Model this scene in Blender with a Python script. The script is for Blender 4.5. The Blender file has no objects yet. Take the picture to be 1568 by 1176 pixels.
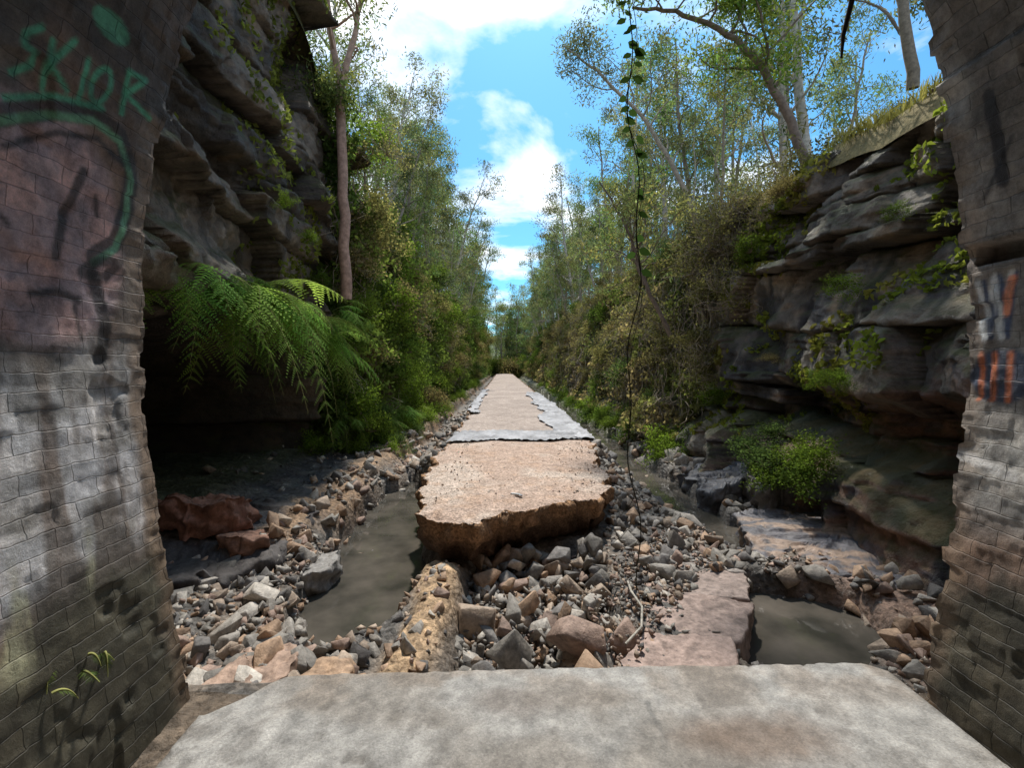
import bpy, bmesh, math, numpy as np
from mathutils import Vector
rng=np.random.default_rng(11)
scene=bpy.context.scene
# ---------------------------------------------------------------- noise
def _h(ix,iy,iz,s):
    n=(ix*73856093 ^ iy*19349663 ^ iz*83492791 ^ (s*26544357+12345)) & 0xffffffff
    n=((n^(n>>15))*2246822519)&0xffffffff
    n=((n^(n>>13))*3266489917)&0xffffffff
    n=n^(n>>16)
    return n/4294967295.0
def vn(x,y,z=0.0,s=0):
    flat=np.ndim(z)==0
    x,y,z=np.broadcast_arrays(np.asarray(x,float),np.asarray(y,float),np.asarray(z,float))
    ix=np.floor(x).astype(np.int64);iy=np.floor(y).astype(np.int64);iz=np.floor(z).astype(np.int64)
    fx=x-ix;fy=y-iy;fz=z-iz
    fx=fx*fx*(3-2*fx);fy=fy*fy*(3-2*fy);fz=fz*fz*(3-2*fz)
    r=0
    for dx in(0,1):
        wx=fx if dx else 1-fx
        for dy in(0,1):
            wy=fy if dy else 1-fy
            if flat:
                r=r+wx*wy*_h(ix+dx,iy+dy,iz,s); continue
            for dz in(0,1):
                wz=fz if dz else 1-fz
                r=r+wx*wy*wz*_h(ix+dx,iy+dy,iz+dz,s)
    return r*2-1
def fbm(x,y,z=0.0,s=0,o=4):
    a=1.0;r=0;t=0;f=1.0
    for i in range(o):
        r=r+a*vn(np.asarray(x)*f,np.asarray(y)*f,(z*f if np.ndim(z) else 0.0),s+i*17+(0 if np.ndim(z) else int(z*7)));t+=a;a*=.5;f*=2.03
    return r/t
def sm(a,b,t):
    u=np.clip((np.asarray(t,float)-a)/(b-a),0,1)
    return u*u*(3-2*u)
def lerp(a,b,t): return a+(b-a)*t
def C(*c): return np.array(c,float)
# ---------------------------------------------------------------- mesh helpers
def build(name,V,quads=None,tris=None,mats=(),mi=None,col=None,uv=None,smooth=False,parent=None,link=True):
    V=np.asarray(V,np.float32)
    q=np.zeros((0,4),np.int64) if quads is None or len(quads)==0 else np.asarray(quads)
    t=np.zeros((0,3),np.int64) if tris is None or len(tris)==0 else np.asarray(tris)
    me=bpy.data.meshes.new(name)
    me.vertices.add(len(V)); me.vertices.foreach_set('co',V.ravel())
    loops=np.concatenate([q.ravel(),t.ravel()]).astype(np.int32)
    me.loops.add(len(loops)); me.loops.foreach_set('vertex_index',loops)
    st=np.concatenate([np.arange(len(q))*4,len(q)*4+np.arange(len(t))*3]).astype(np.int32)
    me.polygons.add(len(st)); me.polygons.foreach_set('loop_start',st)
    if mi is not None: me.polygons.foreach_set('material_index',np.asarray(mi,np.int32))
    if smooth: me.polygons.foreach_set('use_smooth',np.ones(len(st),bool))
    for m in mats: me.materials.append(m)
    me.update(calc_edges=True)
    if col is not None:
        a=me.color_attributes.new('Col','FLOAT_COLOR','POINT')
        c=np.ones((len(V),4),np.float32); c[:,:3]=col
        a.data.foreach_set('color',c.ravel())
    if uv is not None:
        l=me.uv_layers.new(name='UVMap')
        l.data.foreach_set('uv',np.asarray(uv,np.float32)[loops].ravel())
    if not link: return me
    ob=bpy.data.objects.new(name,me); scene.collection.objects.link(ob)
    if parent: ob.parent=parent
    return ob
def inst(name,me,loc,rot=(0,0,0),sc=(1,1,1),parent=None):
    ob=bpy.data.objects.new(name,me); ob.location=loc; ob.rotation_euler=rot; ob.scale=sc
    scene.collection.objects.link(ob)
    if parent: ob.parent=parent
    return ob
def empty(name):
    e=bpy.data.objects.new(name,None); scene.collection.objects.link(e); return e
def gridq(nu,nv):
    i=np.arange(nu-1)[:,None]*nv+np.arange(nv-1)[None,:]
    i=i.ravel()
    return np.stack([i,i+nv,i+nv+1,i+1],1)
class Acc:
    def __init__(s): s.V=[];s.Q=[];s.T=[];s.mq=[];s.mt=[];s.c=[];s.n=0
    def add(s,V,Q=None,T=None,m=0,c=(1,1,1)):
        V=np.asarray(V,float)
        if Q is not None and len(Q): s.Q.append(np.asarray(Q)+s.n); s.mq.append(np.full(len(Q),m))
        if T is not None and len(T): s.T.append(np.asarray(T)+s.n); s.mt.append(np.full(len(T),m))
        c=np.asarray(c,float)
        if c.ndim==1: c=np.tile(c,(len(V),1))
        s.V.append(V); s.c.append(c); s.n+=len(V)
    def make(s,name,mats,**k):
        V=np.concatenate(s.V); 
        Q=np.concatenate(s.Q) if s.Q else None; T=np.concatenate(s.T) if s.T else None
        mi=np.concatenate(s.mq+s.mt)
        return build(name,V,Q,T,mats,mi,np.concatenate(s.c),**k)
def tube(acc,P,R,sides=5,m=0,c=(1,1,1)):
    P=np.asarray(P,float);k=len(P);R=np.broadcast_to(R,(k,))
    d=np.gradient(P,axis=0); d/=np.linalg.norm(d,axis=1)[:,None]+1e-9
    ref=np.where(np.abs(d[:,2:3])>.9,C(1,0,0)[None],C(0,0,1)[None])
    a=np.cross(d,ref);a/=np.linalg.norm(a,axis=1)[:,None]+1e-9
    b=np.cross(d,a)
    th=np.arange(sides)*2*math.pi/sides
    V=P[:,None]+R[:,None,None]*(a[:,None]*np.cos(th)[None,:,None]+b[:,None]*np.sin(th)[None,:,None])
    V=V.reshape(-1,3)
    i=np.arange(k-1)[:,None]*sides; j=np.arange(sides)[None]; j2=(j+1)%sides
    Q=np.stack([(i+j).ravel(),(i+j2).ravel(),(i+sides+j2).ravel(),(i+sides+j).ravel()],1)
    acc.add(V,Q,None,m,c)
def unit(v): return v/(np.linalg.norm(v,axis=-1,keepdims=True)+1e-9)
def leaves(acc,P,L,W,m=0,c=(.05,.09,.02),droop=.3,r=rng):
    n=len(P); a=r.normal(size=(n,3)); a[:,2]-=droop*2; a=unit(a)
    b=unit(np.cross(a,r.normal(size=(n,3))))
    L=np.broadcast_to(L,(n,))[:,None]*r.uniform(.7,1.3,(n,1)); W=np.broadcast_to(W,(n,))[:,None]*r.uniform(.7,1.3,(n,1))
    V=np.stack([P-a*L*.5,P+b*W*.5-a*L*.08,P+a*L*.5,P-b*W*.5-a*L*.08],1).reshape(-1,3)
    Q=np.arange(n*4).reshape(n,4)
    c=np.asarray(c,float)
    if c.ndim==1: c=np.tile(c,(n,1))
    acc.add(V,Q,None,m,np.repeat(c,4,axis=0))
# ---------------------------------------------------------------- materials
def newmat(name):
    m=bpy.data.materials.new(name); m.use_nodes=True
    return m,m.node_tree,m.node_tree.nodes,m.node_tree.links,m.node_tree.nodes['Principled BSDF']
def attr_mat(name,rough=.85,nscale=6.,lo=.55,hi=1.35,bump=.5,bscale=12.,bdist=.03,moss=0.,vor=0.,spec=.3,mosscol=(.09,.11,.03),speck=0.,det=5,wet=False,spk=(.6,1.35)):
    m,t,N,Lk,B=newmat(name)
    a=N.new('ShaderNodeAttribute'); a.attribute_name='Col'
    tc=N.new('ShaderNodeTexCoord')
    n=N.new('ShaderNodeTexNoise'); n.inputs['Scale'].default_value=nscale; n.inputs['Detail'].default_value=det; n.inputs['Roughness'].default_value=.7
    Lk.new(tc.outputs['Object'],n.inputs['Vector'])
    mr=N.new('ShaderNodeMapRange'); mr.inputs[1].default_value=.3; mr.inputs[2].default_value=.7; mr.inputs[3].default_value=lo; mr.inputs[4].default_value=hi
    Lk.new(n.outputs['Fac'],mr.inputs[0])
    mul=N.new('ShaderNodeVectorMath'); mul.operation='SCALE'
    Lk.new(a.outputs['Color'],mul.inputs[0]); Lk.new(mr.outputs[0],mul.inputs['Scale'])
    out=mul.outputs[0]
    if speck>0:
        v=N.new('ShaderNodeTexVoronoi'); v.inputs['Scale'].default_value=speck; Lk.new(tc.outputs['Object'],v.inputs['Vector'])
        sx=N.new('ShaderNodeSeparateXYZ'); Lk.new(v.outputs['Color'],sx.inputs[0])
        m3=N.new('ShaderNodeMapRange'); m3.inputs[3].default_value=spk[0]; m3.inputs[4].default_value=spk[1]; Lk.new(sx.outputs[0],m3.inputs[0])
        s3=N.new('ShaderNodeVectorMath'); s3.operation='SCALE'; Lk.new(out,s3.inputs[0]); Lk.new(m3.outputs[0],s3.inputs['Scale']); out=s3.outputs[0]
    if moss>0:
        g=N.new('ShaderNodeNewGeometry'); sx=N.new('ShaderNodeSeparateXYZ'); Lk.new(g.outputs['Normal'],sx.inputs[0])
        n3=N.new('ShaderNodeTexNoise'); n3.inputs['Scale'].default_value=1.1; n3.inputs['Detail'].default_value=4; n3.inputs['Roughness'].default_value=.7
        Lk.new(tc.outputs['Object'],n3.inputs['Vector'])
        ad=N.new('ShaderNodeMath'); ad.operation='MULTIPLY_ADD'; ad.inputs[1].default_value=.45; Lk.new(sx.outputs['Z'],ad.inputs[0]); Lk.new(n3.outputs['Fac'],ad.inputs[2])
        m2=N.new('ShaderNodeMapRange'); m2.inputs[1].default_value=.64; m2.inputs[2].default_value=.88; m2.inputs[4].default_value=moss; Lk.new(ad.outputs[0],m2.inputs[0])
        mx=N.new('ShaderNodeMix'); mx.data_type='RGBA'; Lk.new(m2.outputs[0],mx.inputs[0]); Lk.new(out,mx.inputs[6]); mx.inputs[7].default_value=(*mosscol,1)
        out=mx.outputs[2]
    Lk.new(out,B.inputs['Base Color'])
    n2=N.new('ShaderNodeTexNoise'); n2.inputs['Scale'].default_value=bscale; n2.inputs['Detail'].default_value=det; n2.inputs['Roughness'].default_value=.72
    Lk.new(tc.outputs['Object'],n2.inputs['Vector'])
    h=n2.outputs['Fac']
    if vor>0:
        v=N.new('ShaderNodeTexVoronoi'); v.inputs['Scale'].default_value=vor; Lk.new(tc.outputs['Object'],v.inputs['Vector'])
        s=N.new('ShaderNodeMath'); s.operation='MULTIPLY_ADD'; s.inputs[1].default_value=-.6; Lk.new(v.outputs['Distance'],s.inputs[0]); Lk.new(h,s.inputs[2]); h=s.outputs[0]
    b=N.new('ShaderNodeBump'); b.inputs['Strength'].default_value=bump; b.inputs['Distance'].default_value=bdist
    Lk.new(h,b.inputs['Height']); Lk.new(b.outputs[0],B.inputs['Normal'])
    B.inputs['Roughness'].default_value=rough; B.inputs['Specular IOR Level'].default_value=spec
    if wet:
        w_=N.new('ShaderNodeMapRange'); w_.inputs[1].default_value=.42; w_.inputs[2].default_value=.6; w_.inputs[3].default_value=.32; w_.inputs[4].default_value=rough
        Lk.new(n.outputs['Fac'],w_.inputs[0]); Lk.new(w_.outputs[0],B.inputs['Roughness'])
    return m
def leaf_mat(name,trans=.45):
    m,t,N,Lk,B=newmat(name)
    a=N.new('ShaderNodeAttribute'); a.attribute_name='Col'
    N.remove(B); B=N.new('ShaderNodeBsdfDiffuse')
    tr=N.new('ShaderNodeBsdfTranslucent')
    oi=N.new('ShaderNodeObjectInfo'); mr=N.new('ShaderNodeMapRange'); mr.inputs[3].default_value=.75; mr.inputs[4].default_value=1.35
    Lk.new(oi.outputs['Random'],mr.inputs[0])
    sc=N.new('ShaderNodeVectorMath'); sc.operation='SCALE'; Lk.new(a.outputs['Color'],sc.inputs[0]); Lk.new(mr.outputs[0],sc.inputs['Scale'])
    s2=N.new('ShaderNodeVectorMath'); s2.operation='MULTIPLY'; s2.inputs[1].default_value=(1.8,1.8,1.2); Lk.new(sc.outputs[0],s2.inputs[0])
    Lk.new(sc.outputs[0],B.inputs['Color']); Lk.new(s2.outputs[0],tr.inputs['Color'])
    mx=N.new('ShaderNodeMixShader'); mx.inputs[0].default_value=trans
    Lk.new(B.outputs[0],mx.inputs[1]); Lk.new(tr.outputs[0],mx.inputs[2])
    Lk.new(mx.outputs[0],N['Material Output'].inputs['Surface'])
    return m
M_rock=attr_mat('cliff_rock',.75,4.,.35,1.55,1.,9.,.09,moss=.6,wet=True,det=8)
M_stone=attr_mat('stone',.75,14.,.55,1.4,.6,25.,.02,det=4)
M_soil=attr_mat('soil',.85,7.,.5,1.4,.9,22.,.04,vor=16.,speck=26.,wet=True)
M_path=attr_mat('path_gravel',.9,5.,.75,1.2,.8,45.,.02,vor=38.,speck=45.,det=4)
M_conc=attr_mat('concrete',.55,9.,.6,1.3,.8,60.,.01,spec=.4,det=7,speck=120.,spk=(.82,1.15))
M_hill=attr_mat('hill_soil',.9,2.,.6,1.4,.6,6.,.1,det=4)
M_bark=attr_mat('bark',.85,9.,.6,1.3,.5,20.,.01,det=3)
M_leaf=leaf_mat('leaf')
M_cloth=attr_mat('geotextile',.8,6.,.7,1.15,.6,12.,.04,det=5)
def brick_mat():
    m,t,N,Lk,B=newmat('old_brick')
    a=N.new('ShaderNodeAttribute'); a.attribute_name='Col'
    uv=N.new('ShaderNodeUVMap'); uv.uv_map='UVMap'
    nz=N.new('ShaderNodeTexNoise'); nz.inputs['Scale'].default_value=9; nz.inputs['Detail'].default_value=3
    Lk.new(uv.outputs[0],nz.inputs['Vector'])
    sb=N.new('ShaderNodeVectorMath'); sb.operation='MULTIPLY_ADD'; sb.inputs[1].default_value=(.035,.035,0); Lk.new(nz.outputs['Color'],sb.inputs[0]); Lk.new(uv.outputs[0],sb.inputs[2])
    br=N.new('ShaderNodeTexBrick'); br.inputs['Scale'].default_value=1; br.inputs['Brick Width'].default_value=.235; br.inputs['Row Height'].default_value=.086
    br.inputs['Mortar Size'].default_value=.0035; br.inputs['Mortar Smooth'].default_value=.7
    br.inputs['Color1'].default_value=(.78,.78,.78,1); br.inputs['Color2'].default_value=(1.18,1.12,1.06,1); br.inputs['Mortar'].default_value=(.72,.7,.68,1)
    Lk.new(sb.outputs[0],br.inputs['Vector'])
    tc=N.new('ShaderNodeTexCoord')
    n=N.new('ShaderNodeTexNoise'); n.inputs['Scale'].default_value=6; n.inputs['Detail'].default_value=10; n.inputs['Roughness'].default_value=.8; Lk.new(tc.outputs['Object'],n.inputs['Vector'])
    mr=N.new('ShaderNodeMapRange'); mr.inputs[1].default_value=.33; mr.inputs[2].default_value=.67; mr.inputs[3].default_value=.35; mr.inputs[4].default_value=1.65; Lk.new(n.outputs['Fac'],mr.inputs[0])
    v1=N.new('ShaderNodeVectorMath'); v1.operation='MULTIPLY'; Lk.new(a.outputs['Color'],v1.inputs[0]); Lk.new(br.outputs['Color'],v1.inputs[1])
    v2=N.new('ShaderNodeVectorMath'); v2.operation='SCALE'; Lk.new(v1.outputs[0],v2.inputs[0]); Lk.new(mr.outputs[0],v2.inputs['Scale'])
    Lk.new(v2.outputs[0],B.inputs['Base Color'])
    hh=N.new('ShaderNodeMath'); hh.operation='MULTIPLY_ADD'; hh.inputs[1].default_value=-.35; Lk.new(br.outputs['Fac'],hh.inputs[0]); Lk.new(n.outputs['Fac'],hh.inputs[2])
    b=N.new('ShaderNodeBump'); b.inputs['Strength'].default_value=.9; b.inputs['Distance'].default_value=.016; Lk.new(hh.outputs[0],b.inputs['Height']); Lk.new(b.outputs[0],B.inputs['Normal'])
    B.inputs['Roughness'].default_value=.6; B.inputs['Specular IOR Level'].default_value=.4
    return m
M_brick=brick_mat()
def water_mat():
    m,t,N,Lk,B=newmat('muddy_water')
    tc=N.new('ShaderNodeTexCoord'); n=N.new('ShaderNodeTexNoise'); n.inputs['Scale'].default_value=1.8; n.inputs['Detail'].default_value=5; Lk.new(tc.outputs['Object'],n.inputs['Vector'])
    cr=N.new('ShaderNodeValToRGB'); cr.color_ramp.elements[0].position=.35; cr.color_ramp.elements[0].color=(.04,.038,.032,1); cr.color_ramp.elements[1].position=.7; cr.color_ramp.elements[1].color=(.12,.105,.088,1)
    Lk.new(n.outputs['Fac'],cr.inputs[0]); Lk.new(cr.outputs[0],B.inputs['Base Color'])
    B.inputs['Roughness'].default_value=.03; B.inputs['IOR'].default_value=1.33
    n2=N.new('ShaderNodeTexNoise'); n2.inputs['Scale'].default_value=7; Lk.new(tc.outputs['Object'],n2.inputs['Vector'])
    b=N.new('ShaderNodeBump'); b.inputs['Strength'].default_value=.08; b.inputs['Distance'].default_value=.01; Lk.new(n2.outputs['Fac'],b.inputs['Height']); Lk.new(b.outputs[0],B.inputs['Normal'])
    return m
M_water=water_mat()

# ---------------------------------------------------------------- tunnel lining
XC=.30
prof=np.array([(2.0,-1.2),(2.07,0),(2.22,.9),(2.33,1.7),(2.35,2.3),(2.3,2.9),(2.18,3.45),(1.98,4.0),(1.65,4.6),(1.2,5.08),(.65,5.4),(0,5.52)])
full=np.concatenate([np.c_[XC-prof[:,0],prof[:,1]],np.c_[XC+prof[::-1,0],prof[::-1,1]][1:]])
seg=np.r_[0,np.cumsum(np.linalg.norm(np.diff(full,axis=0),axis=1))]
A=np.arange(0,seg[-1],.0145)
px=np.interp(A,seg,full[:,0]);pz=np.interp(A,seg,full[:,1])
k=np.ones(41)/41
def smo(p):
    q=np.pad(p,20,mode='edge'); return np.convolve(q,k,'valid')
px,pz=smo(px),smo(pz)
tx=np.gradient(px);tz=np.gradient(pz);nl=np.hypot(tx,tz);nx,nz_=-tz/nl,tx/nl
Ys=np.r_[np.arange(-26,1.2,.9),np.arange(1.2,2.6001,.0115)]
AA,YY=np.meshgrid(A,Ys)
PX=np.broadcast_to(px,AA.shape).copy();PZ=np.broadcast_to(pz,AA.shape).copy()
course=np.floor(AA/.086).astype(np.int64)
bx=np.floor((YY+(course%2)*.1175)/.235).astype(np.int64)
left=PX<XC
disp=.006*fbm(YY*1.6,AA*1.6,0,3)+.006*(_h(course,bx,bx*0,5)-.5)+.006*fbm(YY*12,AA*12,0,9)
hole=((~left)&(PZ>2.36)&(PZ<2.46)&(YY>2.12)&(YY<2.54))
spall=sm(.3,.4,fbm(YY*2.6,AA*2.6,0,14))
disp=disp+np.where(hole,.1,0)+spall*.014
disp=disp-np.where((~left)&(PZ>2.46)&(PZ<3.4)&(YY>2.1+.1*(course%2)),.025,0)
edge=sm(2.3,2.6,YY)
YY2=YY+edge*(.05*(_h(course,course*0,course*0,8)-.5)+.04*fbm(AA*2,AA*0,0,12))
disp=disp+edge**3*(.02*fbm(AA*9,YY*6,0,15)+.012)
sgn=np.where(left,-1,1)
VX=np.where(np.abs(PZ)<4.6,PX+sgn*disp,PX+nx[None]*disp);VZ=PZ+0*disp
col=np.zeros(AA.shape+(3,))
base=C(.16,.138,.122)
col[:]=base
n1=fbm(YY*1.2,AA*1.2,0,21)[...,None];n2=fbm(YY*3.5,AA*1.2,0,22)[...,None]; st=fbm(YY*9,AA*.9,0,23)[...,None];n5=fbm(YY*6,AA*6,0,24)[...,None]
Zc=PZ[...,None]
col=lerp(col,C(.28,.165,.11),sm(-.1,.5,n2)*.6)
L3=left[...,None]
Yc=YY[...,None]
ell=sm(1.15,.9,np.sqrt(((Yc-2.02)/.4)**2+((Zc-2.42)/.52)**2)+.15*n1)
col=np.where(L3,lerp(col,lerp(C(.64,.42,.41),C(.42,.33,.37),sm(-.3,.3,n5)),ell*.92),col)
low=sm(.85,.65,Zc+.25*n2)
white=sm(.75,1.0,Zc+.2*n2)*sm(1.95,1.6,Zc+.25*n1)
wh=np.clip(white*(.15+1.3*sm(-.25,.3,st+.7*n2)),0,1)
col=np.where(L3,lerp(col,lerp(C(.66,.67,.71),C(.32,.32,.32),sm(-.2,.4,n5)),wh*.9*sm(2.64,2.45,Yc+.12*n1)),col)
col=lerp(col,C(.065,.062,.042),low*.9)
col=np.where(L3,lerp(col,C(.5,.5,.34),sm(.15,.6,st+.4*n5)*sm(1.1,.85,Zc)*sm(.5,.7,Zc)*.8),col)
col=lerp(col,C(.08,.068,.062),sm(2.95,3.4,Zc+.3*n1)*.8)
rg=(~left)[...,None]
col=np.where(rg,lerp(col,C(.40,.39,.38),sm(.9,1.2,Zc+.2*n2)*(.5+.4*sm(-.3,.4,n2))),col)
col=np.where(rg,lerp(col,C(.7,.7,.68),sm(.0,.5,st+.4*n1)*sm(1.0,1.3,Zc)*sm(1.6,1.4,Zc)*.8),col)
col=np.where(rg&(Zc>2.5)&(Zc<3.4),lerp(col,C(.55,.55,.54),.75*sm(-.5,.3,n2)),col)
rim=sm(2.42,2.56,YY+.06*fbm(AA*5,AA*0,0,31))[...,None]
col=lerp(col,C(.28,.2,.14),rim*.6*(Zc<3.2))
def stroke(pts,w,c,side,op=1.0,soft=.009):
    pts=np.asarray(pts,float)
    mask=(YY>1.15)&(left if side=='L' else ~left)
    idx=np.where(mask.ravel())[0]
    y=YY.ravel()[idx];z=PZ.ravel()[idx];bb=np.full(len(idx),9.)
    for a,b in zip(pts[:-1],pts[1:]):
        d=b-a;l=(d**2).sum()+1e-9
        t=np.clip(((y-a[0])*d[0]+(z-a[1])*d[1])/l,0,1)
        bb=np.minimum(bb,np.hypot(y-a[0]-t*d[0],z-a[1]-t*d[1]))
    f=sm(w+soft,w-soft,bb)*op
    cc=col.reshape(-1,3); cc[idx]=lerp(cc[idx],C(*c),f[:,None])
def blob(cy,cz,ry,rz,c,side,op=1.0):
    d=np.sqrt(((YY-cy)/ry)**2+((PZ-cz)/rz)**2)+.15*fbm(YY*7,PZ*7,0,40)
    f=sm(1.1,.9,d)*op*(left if side=='L' else ~left)
    col[:]=lerp(col,C(*c),f[...,None])
def LW(p): return [(1.85+u*.0033,1.8+(560-v)*(.00265+u*4.6e-6)) for u,v in p]
def ell_pts(cx,cy,rx,ry,a0=0,a1=360,n=22): return [(cx+rx*math.cos(math.radians(a)),cy+ry*math.sin(math.radians(a))) for a in np.linspace(a0,a1,n)]
G=(.10,.46,.29);DK=(.03,.028,.03)
arc=[(-60,200),(0,184),(50,176),(110,184),(155,215),(182,270),(184,330),(168,380),(130,402)]
stroke(LW([(a,b-9) for a,b in arc]),.045,DK,'L',.8); stroke(LW(arc),.018,(.16,.38,.23),'L',.9)
for s_ in ([(20,42),(4,52),(6,68),(20,82),(20,100),(0,112)],[(36,62),(38,135)],[(62,62),(38,98),(66,138)],[(84,92),(84,150)],ell_pts(110,130,14,26),[(146,108),(150,172)],[(146,108),(176,120),(150,142),(194,176)],[(-5,150),(50,146),(120,165)]):
    stroke(LW(s_),.013,G,'L',.88)
b0=LW([(105,40)])[0]; blob(b0[0],b0[1],.1,.06,(.1,.38,.24),'L',.85)
for s_,w in (([(105,262),(82,330),(72,392)],.022),([(40,450),(75,446),(105,460)],.018),([(110,415),(140,400),(178,400),(150,425),(112,418)],.025),([(0,330),(12,345)],.01),([(128,300),(134,330)],.012),([(0,225),(60,203),(120,212),(165,250)],.014),([(100,470),(110,520)],.01),([(130,420),(150,500),(140,560)],.035)):
    stroke(LW(s_),w,DK,'L',.8)
blob(2.42,1.74,.17,.14,(.06,.09,.17),'R',.9)
for a,b in ((2.50,1.95),(2.42,1.95)):
    stroke([(a-.05,2.28),(a,b),(a+.03,2.26)],.018,(.75,.8,.85),'R',.9)
    stroke([(a-.07,2.28),(a-.03,b),(a+.0,2.26)],.012,(.04,.07,.16),'R',.9)
for y0 in (2.52,2.45,2.37): stroke([(y0,1.62),(y0,1.86)],.016,(.85,.25,.1),'R',.92)
stroke([(2.37,2.25),(2.4,2.08)],.022,(.85,.28,.12),'R',.85)
stroke([(2.36,2.75),(2.36,3.2)],.03,(.02,.02,.03),'R',.85);stroke([(2.3,2.95),(2.45,2.7)],.012,(.02,.02,.03),'R',.7)
stroke([(2.6,1.3),(2.3,1.24)],.03,(.7,.72,.75),'R',.6)
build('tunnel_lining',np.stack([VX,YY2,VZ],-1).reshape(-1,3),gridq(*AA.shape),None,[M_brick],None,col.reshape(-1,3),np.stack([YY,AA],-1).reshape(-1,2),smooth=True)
def headwall():  # out of camera view, added to block sky light over the portal
    idx=np.arange(0,len(A),12); n=len(idx)
    inner=np.c_[px[idx],np.full(n,2.61),pz[idx]]
    ang=np.arctan2(pz[idx]-2,px[idx]-XC)
    outer=[]
    for x,z,a in zip(px[idx],pz[idx],ang):
        dx,dz=math.cos(a),math.sin(a)
        t=min((7.5/abs(dx)) if abs(dx)>1e-6 else 1e9,(7.5/dz) if dz>1e-6 else (3.4/-dz if dz<-1e-6 else 1e9))
        outer.append((XC+dx*t,2.61,2+dz*t))
    outer=np.array(outer)
    d=unit(inner-C(XC,2.61,2)); inner=inner+d*.04; mid=inner+d*.45
    V=np.concatenate([inner-C(0,.03,0),mid+C(0,.03,0),outer+C(0,.03,0)])
    i=np.arange(n-1);Q=np.concatenate([np.stack([i,i+n,i+n+1,i+1],1),np.stack([i+n,i+2*n,i+2*n+1,i+n+1],1)])
    build('unseen_headwall',V,Q,None,[M_brick],None,np.tile(C(.16,.13,.11),(len(V),1)),V[:,[0,2]])
headwall()
# ---------------------------------------------------------------- slab inside the tunnel
def slab():
    xs=np.arange(-1.56,2.2801,.022); ys=np.r_[np.arange(-26,0,.5),np.arange(0,2.72,.02)]
    X,Y=np.meshgrid(xs,ys)
    f=sm(1.6,2.72,Y); 
    dy=.07*(X/2.2)+.012*fbm(X*2,X*0,0,50)+.012*fbm(X*15,X*0,0,49)-.3*sm(-1.2,-1.56,X)-.08*sm(2.15,2.28,X)
    Y=Y+f*dy
    n4=fbm(X*9,Y*9,0,58)
    pit=sm(.25,.42,n4)*sm(-.2,.2,fbm(X*1.3,Y*1.3,0,66)); Z=.003*fbm(X*1.5,Y*1.5,0,51)+.003*fbm(X*14,Y*14,0,52)-.012*pit
    V=np.stack([X,Y,Z],-1)
    rows=[V]
    e=V[-1:].copy(); 
    for o,d in ((.003,-.004),(.008,-.04),(.0,-.3),(-.03,-1.2)):
        q=e.copy(); q[...,1]+=o+.012*fbm(q[...,0]*9,q[...,0]*0+d*9,0,53); q[...,2]+=d; rows.append(q)
    V=np.concatenate(rows,0)
    l=V[:,:1].copy(); r=V[:,-1:].copy()
    l2=l.copy(); l2[...,0]-=.03; l2[...,2]-=.14; r2=r.copy(); r2[...,0]+=.03; r2[...,2]-=.14
    V=np.concatenate([l2,V,r2],1)
    x,y=V[...,0],V[...,1]
    c=np.tile(C(.355,.34,.32),V.shape[:2]+(1,))
    n=fbm(x*1.1,y*1.6,0,54)[...,None]; n2=fbm(x*4,y*4,0,55)[...,None];n3=fbm(x*16,y*16,0,59)[...,None]
    c=lerp(c,C(.21,.18,.15),sm(-.05,.35,n+.3*n2)*.6)
    c=lerp(c,C(.28,.2,.135),sm(2.2,2.7,y)[...,None]*sm(-.2,.3,n2)*.4)
    c=c*(1+.2*n2+.35*n3)
    c=lerp(c,C(.09,.078,.068),sm(.25,.4,n2+.5*n3)*.45)
    pc=np.zeros(V.shape[:2]); pc[:pit.shape[0],1:-1]=pit; c=lerp(c,C(.11,.095,.08),pc[...,None]*.7)
    c=lerp(c,C(.09,.078,.068),(sm(1.2,.4,np.hypot((x-.15)/.8,(y-1.75)/.25)+.5*n2[...,0])[...,None])*.65)
    c=lerp(c,C(.15,.09,.055),(sm(1.2,.3,np.hypot((x-1.25)/.45,(y-2.2)/.2)+.6*n2[...,0])[...,None])*.7)
    c=lerp(c,C(.15,.12,.10),(sm(1.2,.3,np.hypot((x-.1)/.3,(y-2.45)/.12)+.6*n2[...,0])[...,None])*.6)
    build('concrete_slab',V.reshape(-1,3),gridq(*V.shape[:2]),None,[M_conc],None,c.reshape(-1,3),smooth=True)
    xs=np.arange(-2.3,2.9,.06);ys=np.r_[np.arange(-26,0,.6),np.arange(0,2.66,.05)];X,Y=np.meshgrid(xs,ys)
    Z=-.1+.03*fbm(X*5,Y*5,0,56)
    c=np.tile(C(.15,.115,.085),X.shape+(1,))*(1+.3*fbm(X*3,Y*3,0,57)[...,None])
    build('tunnel_floor',np.stack([X,Y,Z],-1).reshape(-1,3),gridq(*X.shape),None,[M_soil],None,c.reshape(-1,3),smooth=True)
slab()
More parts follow.
